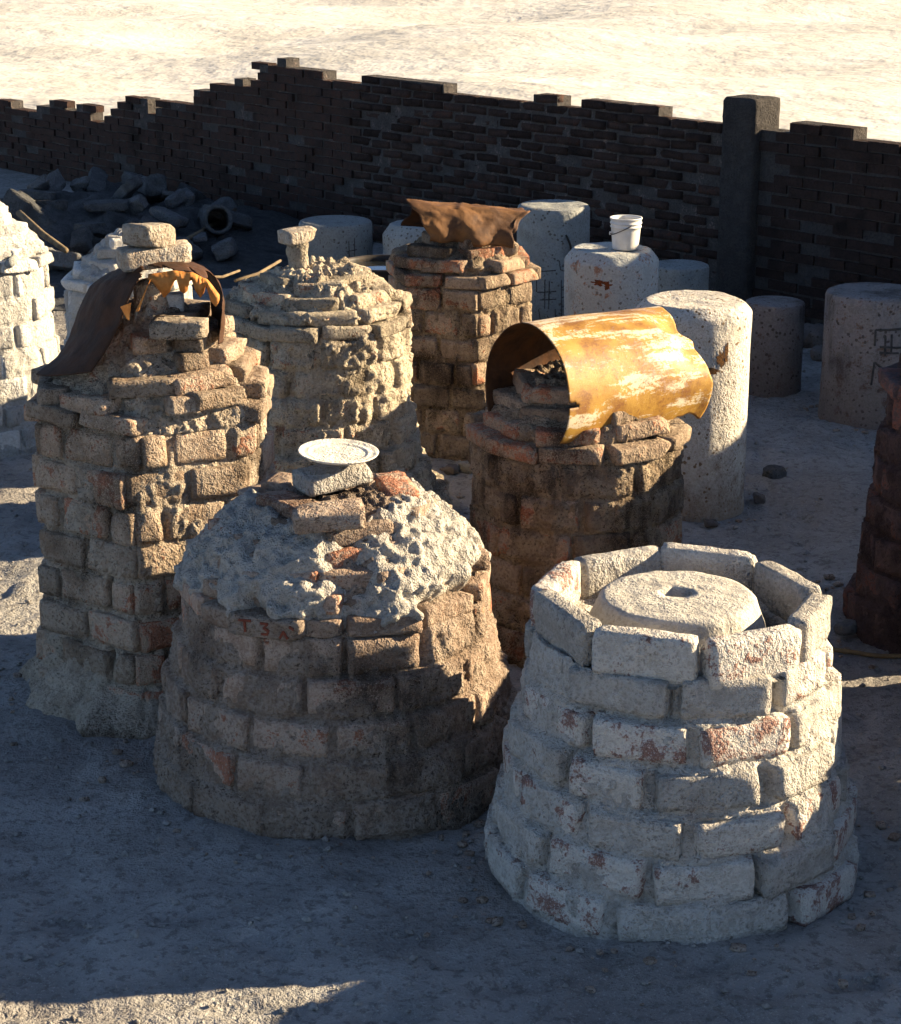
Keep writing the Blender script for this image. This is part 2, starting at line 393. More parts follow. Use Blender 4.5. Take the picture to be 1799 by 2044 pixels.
def kiln(x, y, label, mat, wall, ztop, rim, dome, seed, res=.011, n_per=None, groove=.020, smear=(-.012, .006), amp=.008,
         open_top=None, brick_mat=None, joint=.028, rim_skip=(), group='brick kilns standing in the yard', dome_smear=.0, apron=None, face=150,
         sides=None, phase=0.0, jit=1.0, facing=-90, dome_skip=None, peak=.10):
    """wall: [(z, r)...]; rim: (r, h) or None; dome: [(z, r)...] of flat courses; sides: a kiln laid in straight stretches"""
    g = random.Random(seed); bm = brick_mat or mat
    root = empty('brick_kiln', (x, y, 0), label, 'kiln', group)
    nc = max(2, round(ztop / .15)); ch = ztop / nc
    hidden = lambda a, lim: abs(((math.degrees(a) - facing + 180) % 360) - 180) > lim
    courses = []
    for c in range(nc):
        zm = (c + .5) * ch; r = float(interp(wall, zm))
        d = dict(z0=c * ch, h=ch, r=r, bricks=[])         # bricks: (normal angle, tangential offset, half length, smear)
        if sides:
            rin = r * .945; side = 2 * rin * math.tan(pi / sides); d['rin'] = rin
            q = (g.uniform(-.02, .02)); pj = R(g.uniform(-7, 7))
            cen = [(-side / 4 + q, side / 4 - joint / 2), (side / 4 + q, side / 4 - joint / 2)] if c % 2 == 0 else \
                  [(-side * .375 + q, side / 8 - joint / 2), (q, side / 4 - joint / 2), (side * .375 + q, side / 8 - joint / 2)]
            for k in range(sides):
                for t, hl in cen: d['bricks'].append((R(phase) + pj + k * 2 * pi / sides, t, hl, g.uniform(*smear)))
        else:
            n = max(6, round(2 * pi * r / (n_per or .298))); ph = g.uniform(0, .2) + (c % 2) * pi / n - pi / 2
            cuts = sorted(ph + (k + g.uniform(-.10, .10)) * 2 * pi / n for k in range(n))
            for k in range(n):
                a0, a1 = cuts[k], cuts[(k + 1) % n] + (2 * pi if k == n - 1 else 0)
                d['bricks'].append(((a0 + a1) / 2, 0.0, r * (a1 - a0) / 2 - joint / 2, g.uniform(*smear)))
        courses.append(d)
    # ---- mortar shell
    prof = [(float(interp(wall, z)), z) for z in np.arange(-.04, ztop, res)]
    nw = len(prof)
    if open_top:
        rt = float(interp(wall, ztop)); ri = rt - .105
        prof += dens([(prof[-1][0] - .012, ztop - .02), (ri, ztop - .03), (ri - .005, ztop - .3), (.02, ztop - .31)], res)
    else:
        pts = [prof[-1]]
        if rim: pts.append((rim[0] - .050, ztop + rim[1] * .5)); pts.append((rim[0] - .07, ztop + rim[1]))
        for z, r in dome: pts.append((r - .012 + dome_smear, z + .035))
        pts.append((max(.05, dome[-1][1] - .07), dome[-1][0] + peak * .85)); pts.append((.012, dome[-1][0] + peak))
        prof += dens(pts, res)[1:]
    prof = np.array(prof); m = len(prof)
    nt = int(2 * pi * float(interp(wall, ztop * .5)) / res)
    th = np.arange(nt) * 2 * pi / nt
    T, RR = np.meshgrid(th, prof[:, 0]); _, ZZ = np.meshgrid(th, prof[:, 1])
    tg = np.gradient(prof, axis=0); ln = np.linalg.norm(tg, axis=1); ln[ln == 0] = 1
    nr = np.repeat((tg[:, 1] / ln)[:, None], nt, 1); nz = np.repeat((-tg[:, 0] / ln)[:, None], nt, 1)
    off = np.zeros_like(T)
    wrap = lambda v: (v + pi) % (2 * pi) - pi
    if sides:
        fa = R(phase) + np.round((th - R(phase)) / (2 * pi / sides)) * 2 * pi / sides
        poly = .935 / np.cos(wrap(th - fa))
        poly = .985 + .72 * (np.minimum(poly, 1.055) - 1)
    for i in range(nw):
        z = prof[i, 1]; ci = min(nc - 1, max(0, int(z / ch))); c = courses[ci]
        ins = np.zeros(nt); sm = np.zeros(nt); wob = .007 * vnoise(th * 9, z * 9, seed)
        for (an, t0, hl, so) in c['bricks']:
            da = wrap(th - an); t = c['r'] * (.935 if sides else 1) * np.tan(np.clip(da, -1.2, 1.2)) - t0
            k = (1 - sstep(hl - .012, hl + .008, np.abs(t) + wob)) * (np.abs(da) < (pi / sides + .02 if sides else 1.0))
            better = k > ins; sm = np.where(better, so, sm); ins = np.maximum(ins, k)
        zz = abs(z - (c['z0'] + c['h'] / 2)) / (c['h'] / 2)
        inv = 1 - sstep(.78, .99, zz + .10 * vnoise(th * 7, z * 5, seed + 3))
        step = .5 * (c['r'] - prof[i, 0])
        gv = (.65 + .9 * vnoise(th * 4, z * 4, seed + 5))
        gr = np.maximum((1 - ins), .55 * (1 - inv)) * groove * np.clip(gv, 0, 1.5)
        base = c['r'] * (poly - 1) if sides else .010 * np.ones(nt)
        off[i] = base - .006 + step + ins * inv * sm - gr
    if sides:
        for i in range(nw, m): off[i] = prof[i, 0] * (poly - 1) * .7
    cx, cy = np.cos(T), np.sin(T)
    X, Y = RR * cx, RR * cy
    isd = (np.arange(m) >= nw)[:, None]
    am = np.where(isd, amp * (1.7 if not open_top else .5), amp)
    n1 = fbm(X * 8, Y * 8, ZZ * 6, 3, seed); n2 = fbm(X * 34, Y * 34, ZZ * 28, 3, seed + 9, .7); dr = fbm(X * 20, Y * 20, ZZ * 3, 2, seed + 20)
    fade = np.clip(RR / .06, 0, 1)
    off = off + (am * (1.15 * n1 + .75 * n2 + .45 * dr)) * fade
    X = X + off * nr * cx; Y = Y + off * nr * cy; ZZ = ZZ + off * nz * .8
    if apron:   # (angle, half width, reach, height): a skirt of spilled plaster at the foot
        for (aa, hw, reach, hh) in apron:
            d = np.abs((T - R(aa) + pi) % (2 * pi) - pi)
            k = (1 - sstep(hw * .5, hw, d)) * (1 - sstep(0, hh, ZZ)) ** 1.0 * reach * (.8 + .35 * n1)
            X = X + k * cx; Y = Y + k * cy
    F = grid_faces(nt, m, True)
    link('mortar_body', mesh('mortar_body', np.stack([X.ravel(), Y.ravel(), ZZ.ravel()], -1), F, mat), root)
    # ---- wall bricks
    for c in courses:
        for (an, t0, hl, so) in c['bricks']:
            if hidden(an, face): continue
            z = c['z0'] + c['h'] / 2
            rf = (c['rin'] if sides else c['r'] + .002) + g.uniform(-.008, .008) * jit - .05
            short = hl < .08
            brick(root, 'half_edge' if short else 'edge', bm, (rf * cos(an) - t0 * sin(an), rf * sin(an) + t0 * cos(an), z + g.uniform(-.006, .006) * jit),
                  (g.gauss(0, .03) * jit, g.gauss(0, .030) * jit, an + pi / 2 + g.gauss(0, .035) * jit + (pi if g.random() < .5 else 0)),
                  (2 * hl / (.135 if short else .272) * g.uniform(.94, 1.04), 1, ch / .15 * g.uniform(.90, 1.03)))
    # ---- rim and dome bricks
    if rim:
        spots = []
        if sides:
            rin = rim[0] * .95; side = 2 * rin * math.tan(pi / sides)
            for k in range(sides):
                for t in (-side / 4, side / 4): spots.append((R(phase) + k * 2 * pi / sides, t, rin, (side / 2 - .012) / .262))
        else:
            n = round(2 * pi * rim[0] / .285); p0 = g.uniform(0, 1)
            spots = [(p0 + k * 2 * pi / n + g.gauss(0, .03), 0, rim[0], 1) for k in range(n)]
        for a, t, r0, sl in spots:
            if any(abs(((math.degrees(a) - s_ + 180) % 360) - 180) < w_ for s_, w_ in rim_skip): continue
            if hidden(a, 160): continue
            rf = r0 - .0625 + g.uniform(-.016, .014)
            brick(root, 'flat', bm, (rf * cos(a) - t * sin(a), rf * sin(a) + t * cos(a), ztop + rim[1] / 2 + g.uniform(-.008, .008)),
                  (g.gauss(0, .06), g.gauss(0, .05), a + pi / 2 + g.gauss(0, .07)), (sl * g.uniform(.92, 1.02), 1, 1))
    for zc, r in ([] if open_top else dome):
        n = max(4, round(2 * pi * r / g.uniform(.29, .35))); p0 = g.uniform(0, 6)
        for k in range(n):
            a = p0 + k * 2 * pi / n + g.gauss(0, .10)
            if hidden(a, 160): continue
            if g.random() < .10: continue
            if dome_skip and zc > dome_skip[2] and abs(((math.degrees(a) - dome_skip[0] + 180) % 360) - 180) < dome_skip[1]: continue
            rf = r - .06 + g.uniform(-.016, .018)
            ya = a
            if sides: ya = .45 * a + .55 * (R(phase) + round((a - R(phase)) / (2 * pi / sides)) * 2 * pi / sides)
            brick(root, 'flat' if g.random() < .85 else 'half', bm, (rf * cos(a), rf * sin(a), zc + .034 + g.uniform(-.008, .008)),
                  (g.gauss(0, .06), g.gauss(0, .06), ya + pi / 2 + g.gauss(0, .12)), (g.uniform(.9, 1.05), 1, 1))
    return root

kA = kiln(-1.18, 7.75, 'tall tan kiln topped by a dark rusty arched sheet and two bricks', M_A,
          [(0, .52), (.17, .50), (.43, .474), (.75, .466), (1.17, .455)], 1.155, (.485, .072),
          [(1.225, .455), (1.29, .40), (1.355, .345), (1.42, .28), (1.475, .21)], 21, res=.009, groove=.026, joint=.022, smear=(-.008, .014), amp=.010, dome_smear=-.030, sides=6, phase=-62, facing=-81, brick_mat=M_AB, dome_skip=(185, 62, 1.24),
          apron=[(215, 1.1, .11, .22), (275, .7, .12, .14)], rim_skip=[(-45, 22)])
kB = kiln(-.42, 6.90, 'squat domed brown kiln with white crust, carrying a round plate', M_B,
          [(0, .69), (.155, .664), (.376, .607), (.70, .53)], .695, (.555, .07),
          [(.765, .515), (.83, .47), (.895, .41), (.955, .34), (1.01, .265)], 34, res=.009, brick_mat=M_BB, peak=.055, groove=.018, joint=.024, smear=(-.006, .014), amp=.011, dome_smear=.004)
kF = kiln(.745, 6.12, 'open whitened kiln with a ring of upright bricks around a holed plug', M_F,
          [(0, .625), (.16, .60), (.31, .57), (.46, .54), (.61, .505), (.76, .475), (.9, .462)], .835, None, [(.9, .4)], 41, res=.009, n_per=.335, joint=.046,
          groove=.042, smear=(-.018, .003), amp=.009, open_top=True, face=150)
gF = random.Random(5)
for k in range(8):
    a = R(-111 + 45 * k + gF.uniform(-2, 2)); rf = .418 + gF.uniform(-.005, .008)
    brick(kF, 'rim', M_F, (rf * cos(a), rf * sin(a), .882 + gF.uniform(-.006, .008)), (gF.gauss(0, .02), gF.gauss(0, .015), a + pi / 2 + gF.gauss(0, .03)), (gF.uniform(.98, 1.04), 1.0, 1.0), gF)
kC = kiln(-.68, 10.0, 'plaster-caked domed kiln crowned by a short post with a brick', M_C,
          [(0, .70), (.1, .64), (.25, .55), (.5, .475), (.676, .456), (1.02, .455)], 1.01, (.485, .072),
          [(1.08, .45), (1.14, .37), (1.20, .26)], 55, groove=.016, smear=(-.002, .022), amp=.017, dome_smear=.012, res=.011)
kD = kiln(.06, 11.4, 'brown sooty kiln topped by a crumpled brown metal sheet', M_D,
          [(0, .43), (.3, .405), (1.0, .40)], .985, (.425, .068), [(1.055, .375), (1.12, .31), (1.17, .22)], 63, groove=.018, smear=(-.006, .012), amp=.012, joint=.022, sides=6, phase=-46, brick_mat=M_DB,
          res=.013, rim_skip=[(-30, 16)])
kG = kiln(.54, 8.25, 'brown streaked kiln under the ochre half drum', M_D,
          [(0, .47), (.3, .44), (.9, .435)], .885, (.46, .068), [(.955, .40), (1.02, .33), (1.08, .25)], 78, groove=.016, smear=(-.002, .016), amp=.011, res=.010, joint=.022, brick_mat=M_DB)
kE = kiln(-2.76, 11.5, 'chalk-white kiln cut off by the left edge', M_E,
          [(0, .49), (.12, .455), (.7, .425), (1.03, .40)], 1.03, (.435, .066), [(1.10, .38), (1.17, .33), (1.24, .22), (1.31, .20), (1.38, .15)], 83,
          groove=.010, smear=(-.004, .010), amp=.008, res=.014, dome_smear=.012)
kE2 = kiln(-2.20, 13.5, 'small low white kiln half hidden behind the rusty arched sheet', M_E,
           [(0, .44), (.5, .405)], .52, (.415, .07), [(.59, .36), (.66, .28), (.73, .20), (.80, .13)], 91, groove=.010, smear=(-.004, .006), amp=.010, res=.016)
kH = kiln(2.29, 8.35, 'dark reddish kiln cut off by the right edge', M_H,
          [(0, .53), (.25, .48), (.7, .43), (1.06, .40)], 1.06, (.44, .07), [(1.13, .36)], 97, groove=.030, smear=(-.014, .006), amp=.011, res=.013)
kiln(2.34, 7.28, 'unseen shade kiln added past the right edge, nearer than the dark reddish one', M_H, [(0, .46), (1.0, .42)], .90, (.45, .07), [(.97, .37), (1.04, .26)], 99, res=.03)  # out of view, added to cast shadow on the squat domed kiln
kiln(2.75, 5.55, 'unseen shade kiln added past the right edge, closest of all to the viewer', M_H, [(0, .46), (1.0, .42)], .93, (.45, .07), [(1.0, .37)], 103, res=.03)  # added out of frame to shade the front of the open kiln
kiln(3.05, 6.50, 'farthest unseen shade kiln added past the right edge beside the open whitened one', M_H, [(0, .46), (1.0, .42)], .93, (.45, .07), [(1.0, .37)], 101, res=.03)  # added out of frame to shade the open kiln's lower right side

# ------------------------------------------------------------------ drafting aid: a photo position at a known distance
def at(px, py, Y):
    u = (px - 899.5) / 4000; v = (py - 1022) / 4000; p = R(PITCH)
    d = (u, cos(p) - v * sin(p), -sin(p) - v * cos(p)); t = Y / d[1]
    return Vector((d[0] * t, Y, CAM_H + d[2] * t))

# ------------------------------------------------------------------ white crust on the squat kiln's dome
def crust():
    pr = np.array(dens([(.565, .70), (.558, .745), (.54, .79), (.505, .845), (.46, .90), (.40, .96), (.33, 1.01), (.25, 1.055), (.15, 1.09)], .0075))
    nt = 420; th = np.arange(nt) * 2 * pi / nt
    T, RR = np.meshgrid(th, pr[:, 0]); _, Z = np.meshgrid(th, pr[:, 1])
    X, Y = RR * np.cos(T), RR * np.sin(T)
    n1 = fbm(X * 8, Y * 8, Z * 8, 3, 301); n2 = fbm(X * 26, Y * 26, Z * 26, 3, 302, .62); b = np.abs(fbm(X * 15, Y * 15, Z * 15, 2, 307))
    deg = np.degrees(T)
    ad = lambda c: np.abs((deg - c + 180) % 360 - 180)
    left = 1 - sstep(38, 62, ad(218)); right = 1 - sstep(40, 60, ad(338))
    low = sstep(.72, .86, Z + .10 * n1)
    mask = np.maximum(left, right) * low * (1 - sstep(1.02, 1.09, Z))
    hgt = (mask - .46 + .38 * n1) * .065
    soft = sstep(-.01, .02, hgt)
    off = np.where(hgt < 0, hgt * 1.8, np.minimum(hgt, .030)) + soft * (.024 * (.5 - 1.4 * b) + .011 * n2)
    tg = np.gradient(pr, axis=0); ln = np.linalg.norm(tg, axis=1)
    nr = (tg[:, 1] / ln)[:, None]; nz = (-tg[:, 0] / ln)[:, None]
    off = off - .012
    X = X + off * nr * np.cos(T); Y = Y + off * nr * np.sin(T); Z = Z + off * nz
    F = grid_faces(nt, len(pr), True); hf = hgt.ravel()
    keep = (hf[F].max(1) > -.026)
    o = link('ash_crust', mesh('ash_crust', np.stack([X.ravel(), Y.ravel(), Z.ravel()], -1), F[keep], M_CRUST), kB)
    o['label'] = 'lumpy white ash crust'
crust()

# hand-painted red marks on the front rim brick of the squat kiln
def painted_marks():
    bk = link('brick', BR['flat'][2], kB); setmat(bk, M_B)
    a = R(-112); rf = .515
    bk.location = (rf * cos(a), rf * sin(a), .728); bk.rotation_euler = (0, 0, a + pi / 2); bk.scale = (1.05, 1.0, 1.12)
    bk['label'] = 'rim brick with red painted marks'
    def st(pts):
        V, F = [], []
        for p0, p1 in zip(pts[:-1], pts[1:]):
            d = Vector((p1[0] - p0[0], 0, p1[1] - p0[1])); n = Vector((-d.z, 0, d.x)).normalized() * .0035; e = d.normalized() * .002
            q = [Vector((p0[0], 0, p0[1])) - e - n, Vector((p1[0], 0, p1[1])) + e - n, Vector((p1[0], 0, p1[1])) + e + n, Vector((p0[0], 0, p0[1])) - e + n]
            b = len(V); V += [v + Vector((0, -.0675, 0)) for v in q] + [v + Vector((0, -.055, 0)) for v in q]
            F += [(b, b + 1, b + 2, b + 3), (b + 4, b + 7, b + 6, b + 5)] + [(b + i, b + 4 + i, b + 4 + (i + 1) % 4, b + (i + 1) % 4) for i in range(4)]
        return V, F
    for pts in ([(-.085, .018), (-.045, .020)], [(-.066, .019), (-.064, -.016)],
                [(-.006, .017), (.018, .018), (.004, .003), (.020, -.004), (.016, -.016), (-.004, -.017)],
                [(.062, -.020), (.074, .000), (.088, -.020)], [(.098, .018), (.110, .012)]):
        link('painted_mark', mesh('painted_mark', *st(pts), mat=M_LETTER, smooth=False), bk)
painted_marks()

# ------------------------------------------------------------------ plug inside the open kiln
def plug():
    prof = dens([(.02, .60), (.285, .60), (.305, .64), (.308, .70), (.298, .745), (.282, .80), (.264, .845), (.256, .868), (.244, .881), (.225, .8845), (.205, .885), (.075, .888)], .012)
    V, F = lathe(prof, 96, .006, 5, 7)
    V[:, 2] += .004 * fbm(V[:, 0] * 14, V[:, 1] * 14, V[:, 2] * 14, 3, 6)
    # rough six-sided hole in the middle
    n = 96; base = len(V); th = np.arange(n) * 2 * pi / n
    hexr = .052 / np.cos((th + .3) % (pi / 3) - pi / 6)
    ring = np.stack([hexr * np.cos(th), hexr * np.sin(th) * .85, np.full(n, .889)], -1)
    low = ring * [1, 1, 1] - [0, 0, .09]; bot = np.array([[0, 0, .80]])
    V = np.concatenate([V, ring, low, bot]); F = list(F)
    t0 = (len(prof) - 1) * n
    for i in range(n):
        j = (i + 1) % n
        F += [[t0 + i, t0 + j, base + j, base + i], [base + i, base + j, base + n + j, base + n + i], [base + n + i, base + n + j, base + 2 * n]]
    o = link('kiln_plug', mesh('kiln_plug', V, F, M_F2), None, (.745 - .008, 6.12, .058))
    tag(o, 'round whitened plug with a hole, sunk inside the open ring kiln', 'plug')
M_F2 = masonry('limed_plug', (.62, .58, .50), (.50, .46, .39), (.25, .21, .17), (.42, .36, .28), .0, .10, .0, .35, .25)
plug()

# ------------------------------------------------------------------ plastered drums (cylinders)
CYL = {}
def cylinder(x, y, r, h, mat, label, seed, bev=.03, cham=None):
    top = [(r, h - bev), (r - bev * .3, h - bev * .3), (r - bev, h)]
    if cham: top = [(r, h - cham[1]), (r - .005, h - cham[1] + .01), (r - cham[0], h - .008), (r - cham[0] - .015, h)]
    prof = dens([(r * 1.02, -.04), (r * 1.015, .02), (r, .08)] + top + [(.012, h - .004)], .022)
    V, F = lathe(prof, 72, .0025, seed, 5)
    t = (V[:, 2] > h - .02) & (np.hypot(V[:, 0], V[:, 1]) < r - bev * 1.2)
    V[:, 2] += np.where(t, .005 * fbm(V[:, 0] * 9, V[:, 1] * 9, 0 * V[:, 0], 3, seed + 1), 0)
    me = mesh('plastered_drum', V, F, mat); me.set_sharp_from_angle(angle=R(28))
    o = link('plastered_drum', me, None, (x, y, 0))
    return tag(o, label, 'drum', 'plastered drums')
def strokes(o, r, lines, rad=.0035, face=-90):
    """lines in metres: u to the viewer's right along the surface, z up"""
    for ln in lines:
        pts = []
        for (u0, z0), (u1, z1) in zip(ln[:-1], ln[1:]):
            for k in range(7):
                u = u0 + (u1 - u0) * k / 6; z = z0 + (z1 - z0) * k / 6; a = R(face) + u / r
                pts.append(((r - .001) * cos(a), (r - .001) * sin(a), z))
        link('scratched_line', mesh('scratched_line', *tube(pts, rad, 5), mat=M_SCR), o)
c3 = cylinder(1.246, 10.1, .297, 1.105, M_CYL3, 'tall sunlit whitened drum right behind the ochre half drum', 11, cham=(.04, .055))
cb = cylinder(1.006, 12.4, .293, .965, M_CYL, 'whitened drum with a white bucket on top', 12, cham=(.045, .07))
cj = cylinder(2.582, 12.0, .300, .775, M_CYL2, 'grey-brown drum with scratched marks near the right edge', 13)
ck = cylinder(2.080, 12.65, .190, .581, M_CYL2, 'small stained drum between the tall sunlit drum and the marked one', 14, bev=.02)
cl = cylinder(1.596, 13.8, .205, .606, M_CYL, 'small grey drum behind the bucket drum', 15, bev=.02)
c1 = cylinder(-.90, 15.6, .288, .62, M_CYL, 'pale grey drum behind the kiln crowned by a post', 16)
cm = cylinder(-.24, 15.4, .285, .63, M_CYL, 'pale drum half hidden at the back of the crumpled sheet, on its left', 17, cham=(.06, .09))
cn = cylinder(.742, 14.4, .262, .93, M_CYL, 'bluish drum scratched with grids, a loop of wire on it', 18)
# marks
Z0 = .93; K = .00088
cv = lambda L, c0=1454, y0=130, z0=.90: [[((a - c0) * K, z0 - (b - y0) * K * 1.05) for a, b in l] for l in L]
strokes(cn, .264, cv([[(1300, 560), (1306, 740)], [(1306, 578), (1465, 565)], [(1375, 640), (1378, 870)], [(1412, 650), (1410, 870)], [(1312, 742), (1470, 728)],
                      [(1336, 800), (1470, 790)], [(1490, 490), (1502, 560), (1545, 575)], [(1510, 640), (1520, 950)], [(1508, 700), (1560, 690)], [(1512, 780), (1560, 770)],
                      [(1516, 850), (1560, 845)], [(1325, 875), (1342, 960)], [(1398, 920), (1432, 965)], [(1462, 868), (1470, 960)]]), .004)
strokes(cj, .302, [[(-.05, .50), (-.05, .595), (.11, .600)], [(.015, .44), (.010, .56)], [(.052, .46), (.048, .57)], [(-.02, .495), (.12, .485)], [(-.02, .46), (.10, .452)],
                   [(-.055, .26), (-.045, .40), (.06, .32)]], .007)
strokes(c1, .289, [[(.12, .50), (.125, .30)], [(.17, .52), (.168, .28)], [(.10, .42), (.19, .43)], [(.06, .36), (.02, .30), (.07, .24)]], .004)
# wire tangle on the marked drum
wp = [at(1040, 438, 14.3) + Vector((0, 0, .02)), at(1080, 432, 14.35), at(1115, 447, 14.25), at(1135, 480, 14.12), at(1140, 500, 14.12), at(1133, 520, 14.13)]
def smoothline(P, n=8):
    out = []
    P = [Vector(p) for p in P]; Q = [P[0]] + P + [P[-1]]
    for i in range(1, len(Q) - 2):
        for k in range(n):
            t = k / n; a, b, c, d = Q[i - 1], Q[i], Q[i + 1], Q[i + 2]
            out.append(.5 * ((2 * b) + (c - a) * t + (2 * a - 5 * b + 4 * c - d) * t * t + (3 * b - a - 3 * c + d) * t ** 3))
    out.append(P[-1]); return out
o = link('bent_wire', mesh('bent_wire', *tube(smoothline(wp), .008, 6), mat=M_WIRE)); tag(o, 'dark bent wire draped over the bluish marked drum', 'wire')
wp = [at(1050, 452, 14.3) + Vector((0, 0, .03)), at(1090, 450, 14.3), at(1130, 446, 14.3), at(1150, 446, 14.3), at(1160, 456, 14.3)]
o = link('bent_wire', mesh('bent_wire', *tube(smoothline(wp), .006, 6), mat=M_WIRE)); tag(o, 'thin straight wire lying across the bluish marked drum', 'wire')

# ------------------------------------------------------------------ bucket
def bucket():
    b = empty('bucket', (1.086, 12.36, .968), 'small white plastic bucket standing on a whitened drum', 'bucket')
    pr = dens([(.004, .0), (.076, .0), (.080, .004), (.092, .135), (.097, .137), (.097, .143), (.0935, .146), (.094, .158), (.099, .160), (.099, .166), (.095, .169), (.096, .186), (.1005, .188), (.1005, .196), (.094, .196), (.090, .185), (.075, .02), (.004, .016)], .02)
    link('pail_body', mesh('pail_body', *lathe(pr, 48), mat=M_BUCKET), b)
    hp = [Vector((-.098, -.02, .165)), Vector((-.092, -.055, .125)), Vector((-.06, -.092, .120)), Vector((-.01, -.104, .140)), Vector((.015, -.102, .16))]
    hp = [(-.0985, -.030, .100), (-.085, -.062, .100), (-.05, -.090, .118), (-.005, -.101, .140), (.022, -.099, .155)]
    link('handle', mesh('handle', *tube(smoothline(hp), .0030, 6), mat=M_WIRE), b)
    link('handle_lug', mesh('handle_lug', *rough_block(.02, .014, .022, 3, (2, 2, 2), .003, 0, 0), mat=M_BUCKET), b, (-.095, -.028, .102))
bucket()

# ------------------------------------------------------------------ black open drum with dark water
bd = empty('oil_barrel', (-.45, 13.0, 0), 'black open barrel of dark water behind the post-crowned kiln', 'barrel')
pr = dens([(.27, -.03), (.275, .02), (.275, .24), (.281, .25), (.275, .26), (.275, .49), (.281, .50), (.275, .51), (.275, .74), (.283, .75), (.283, .765), (.270, .765), (.266, .74), (.266, .62)], .03)
link('barrel_shell', mesh('barrel_shell', *lathe(pr, 56, .002, 2), mat=M_BLACK), bd)
link('water_surface', mesh('water_surface', *lathe([(.268, .728), (.15, .728), (.004, .728)], 40), mat=M_WATER), bd)

# ------------------------------------------------------------------ sheet metal
def sheet(name, grid, mats, label, cat, thick=.004, keep=None):
    G = np.array(grid); n, m = G.shape[1], G.shape[0]
    F = grid_faces(n, m, False)
    if keep is not None: F = F[keep.ravel()]
    me = mesh(name, G.reshape(-1, 3), F, mats[0])
    for mm in mats[1:]: me.materials.append(mm)
    o = link(name, me); s = o.modifiers.new('thickness', 'SOLIDIFY'); s.thickness = thick; s.offset = -1
    if len(mats) > 1: s.material_offset = 1; s.material_offset_rim = 1
    return tag(o, label, cat)
def resample(P, n):
    P = np.array(P, float); d = np.r_[0, np.cumsum(np.linalg.norm(np.diff(P, axis=0), axis=1))]
    t = np.linspace(0, d[-1], n); return np.stack([np.interp(t, d, P[:, k]) for k in range(3)], -1)

# ochre half drum lying across the streaked kiln
def half_drum():
    nL, nA = 90, 110; Rr = .285; L = .76; ax = R(35)
    s = np.linspace(0, 1, nL); ph = np.linspace(R(-118), R(128), nA)
    S, PH = np.meshgrid(s, ph, indexing='ij')
    rr = Rr * (1 + .02 * vnoise(S * 3, PH * 1.5, 0 * S, 71)) + .003 * fbm(S * 4, PH * 2, 0 * S, 2, 72)
    rr = rr - .05 * sstep(.72, 1, S) * sstep(-.4, .5, PH) * (1 - sstep(.9, 1.5, PH))      # crushed corner at the far end
    x = (S - .5) * L
    # ragged far end and a curled lower edge on the near side
    far = .018 * vnoise(PH * 5, 0 * PH, 0 * PH, 74) + .05 * np.exp(-((PH - .55) / .3) ** 2)
    x = x - sstep(.6, 1, S) * np.maximum(far, -.05)
    lowf = sstep(R(92), R(128), PH)
    rr = rr + lowf * (.006 * np.sin(S * 5) )
    phx = PH - lowf * (.16 * sstep(.62, .86, S) * (1 - sstep(.9, 1.0, S)) + .02 * vnoise(S * 24, 0 * S, 0 * S, 77))
    y = -rr * np.sin(phx); z = rr * np.cos(phx)
    keep = np.ones((nL - 1, nA - 1), bool)
    fs = np.linspace(0, 1, nL - 1)[:, None]; fp = np.degrees(np.linspace(ph[0], ph[-1], nA - 1))[None, :]
    keep &= ~((fs < .085) & (np.abs(fp - 93) < 2.6 * (1 - fs / .09)))          # split seam at the open end
    hole = ((fs - .86) / .035) ** 2 + ((fp - 62) / 4) ** 2 + .5 * (vnoise(fs * 30, fp * .2, 0 * fs + 0 * fp, 78)) < 0
    keep &= ~hole
    o = sheet('half_drum', np.stack([x, y, z], -1), [M_PAINT, M_INSIDE], 'ochre painted half drum of bent steel lying across a brown kiln', 'drum', .004, keep)
    o.location = (.622, 8.22, 1.135); o.rotation_euler = (R(-2), R(1.5), ax)
half_drum()

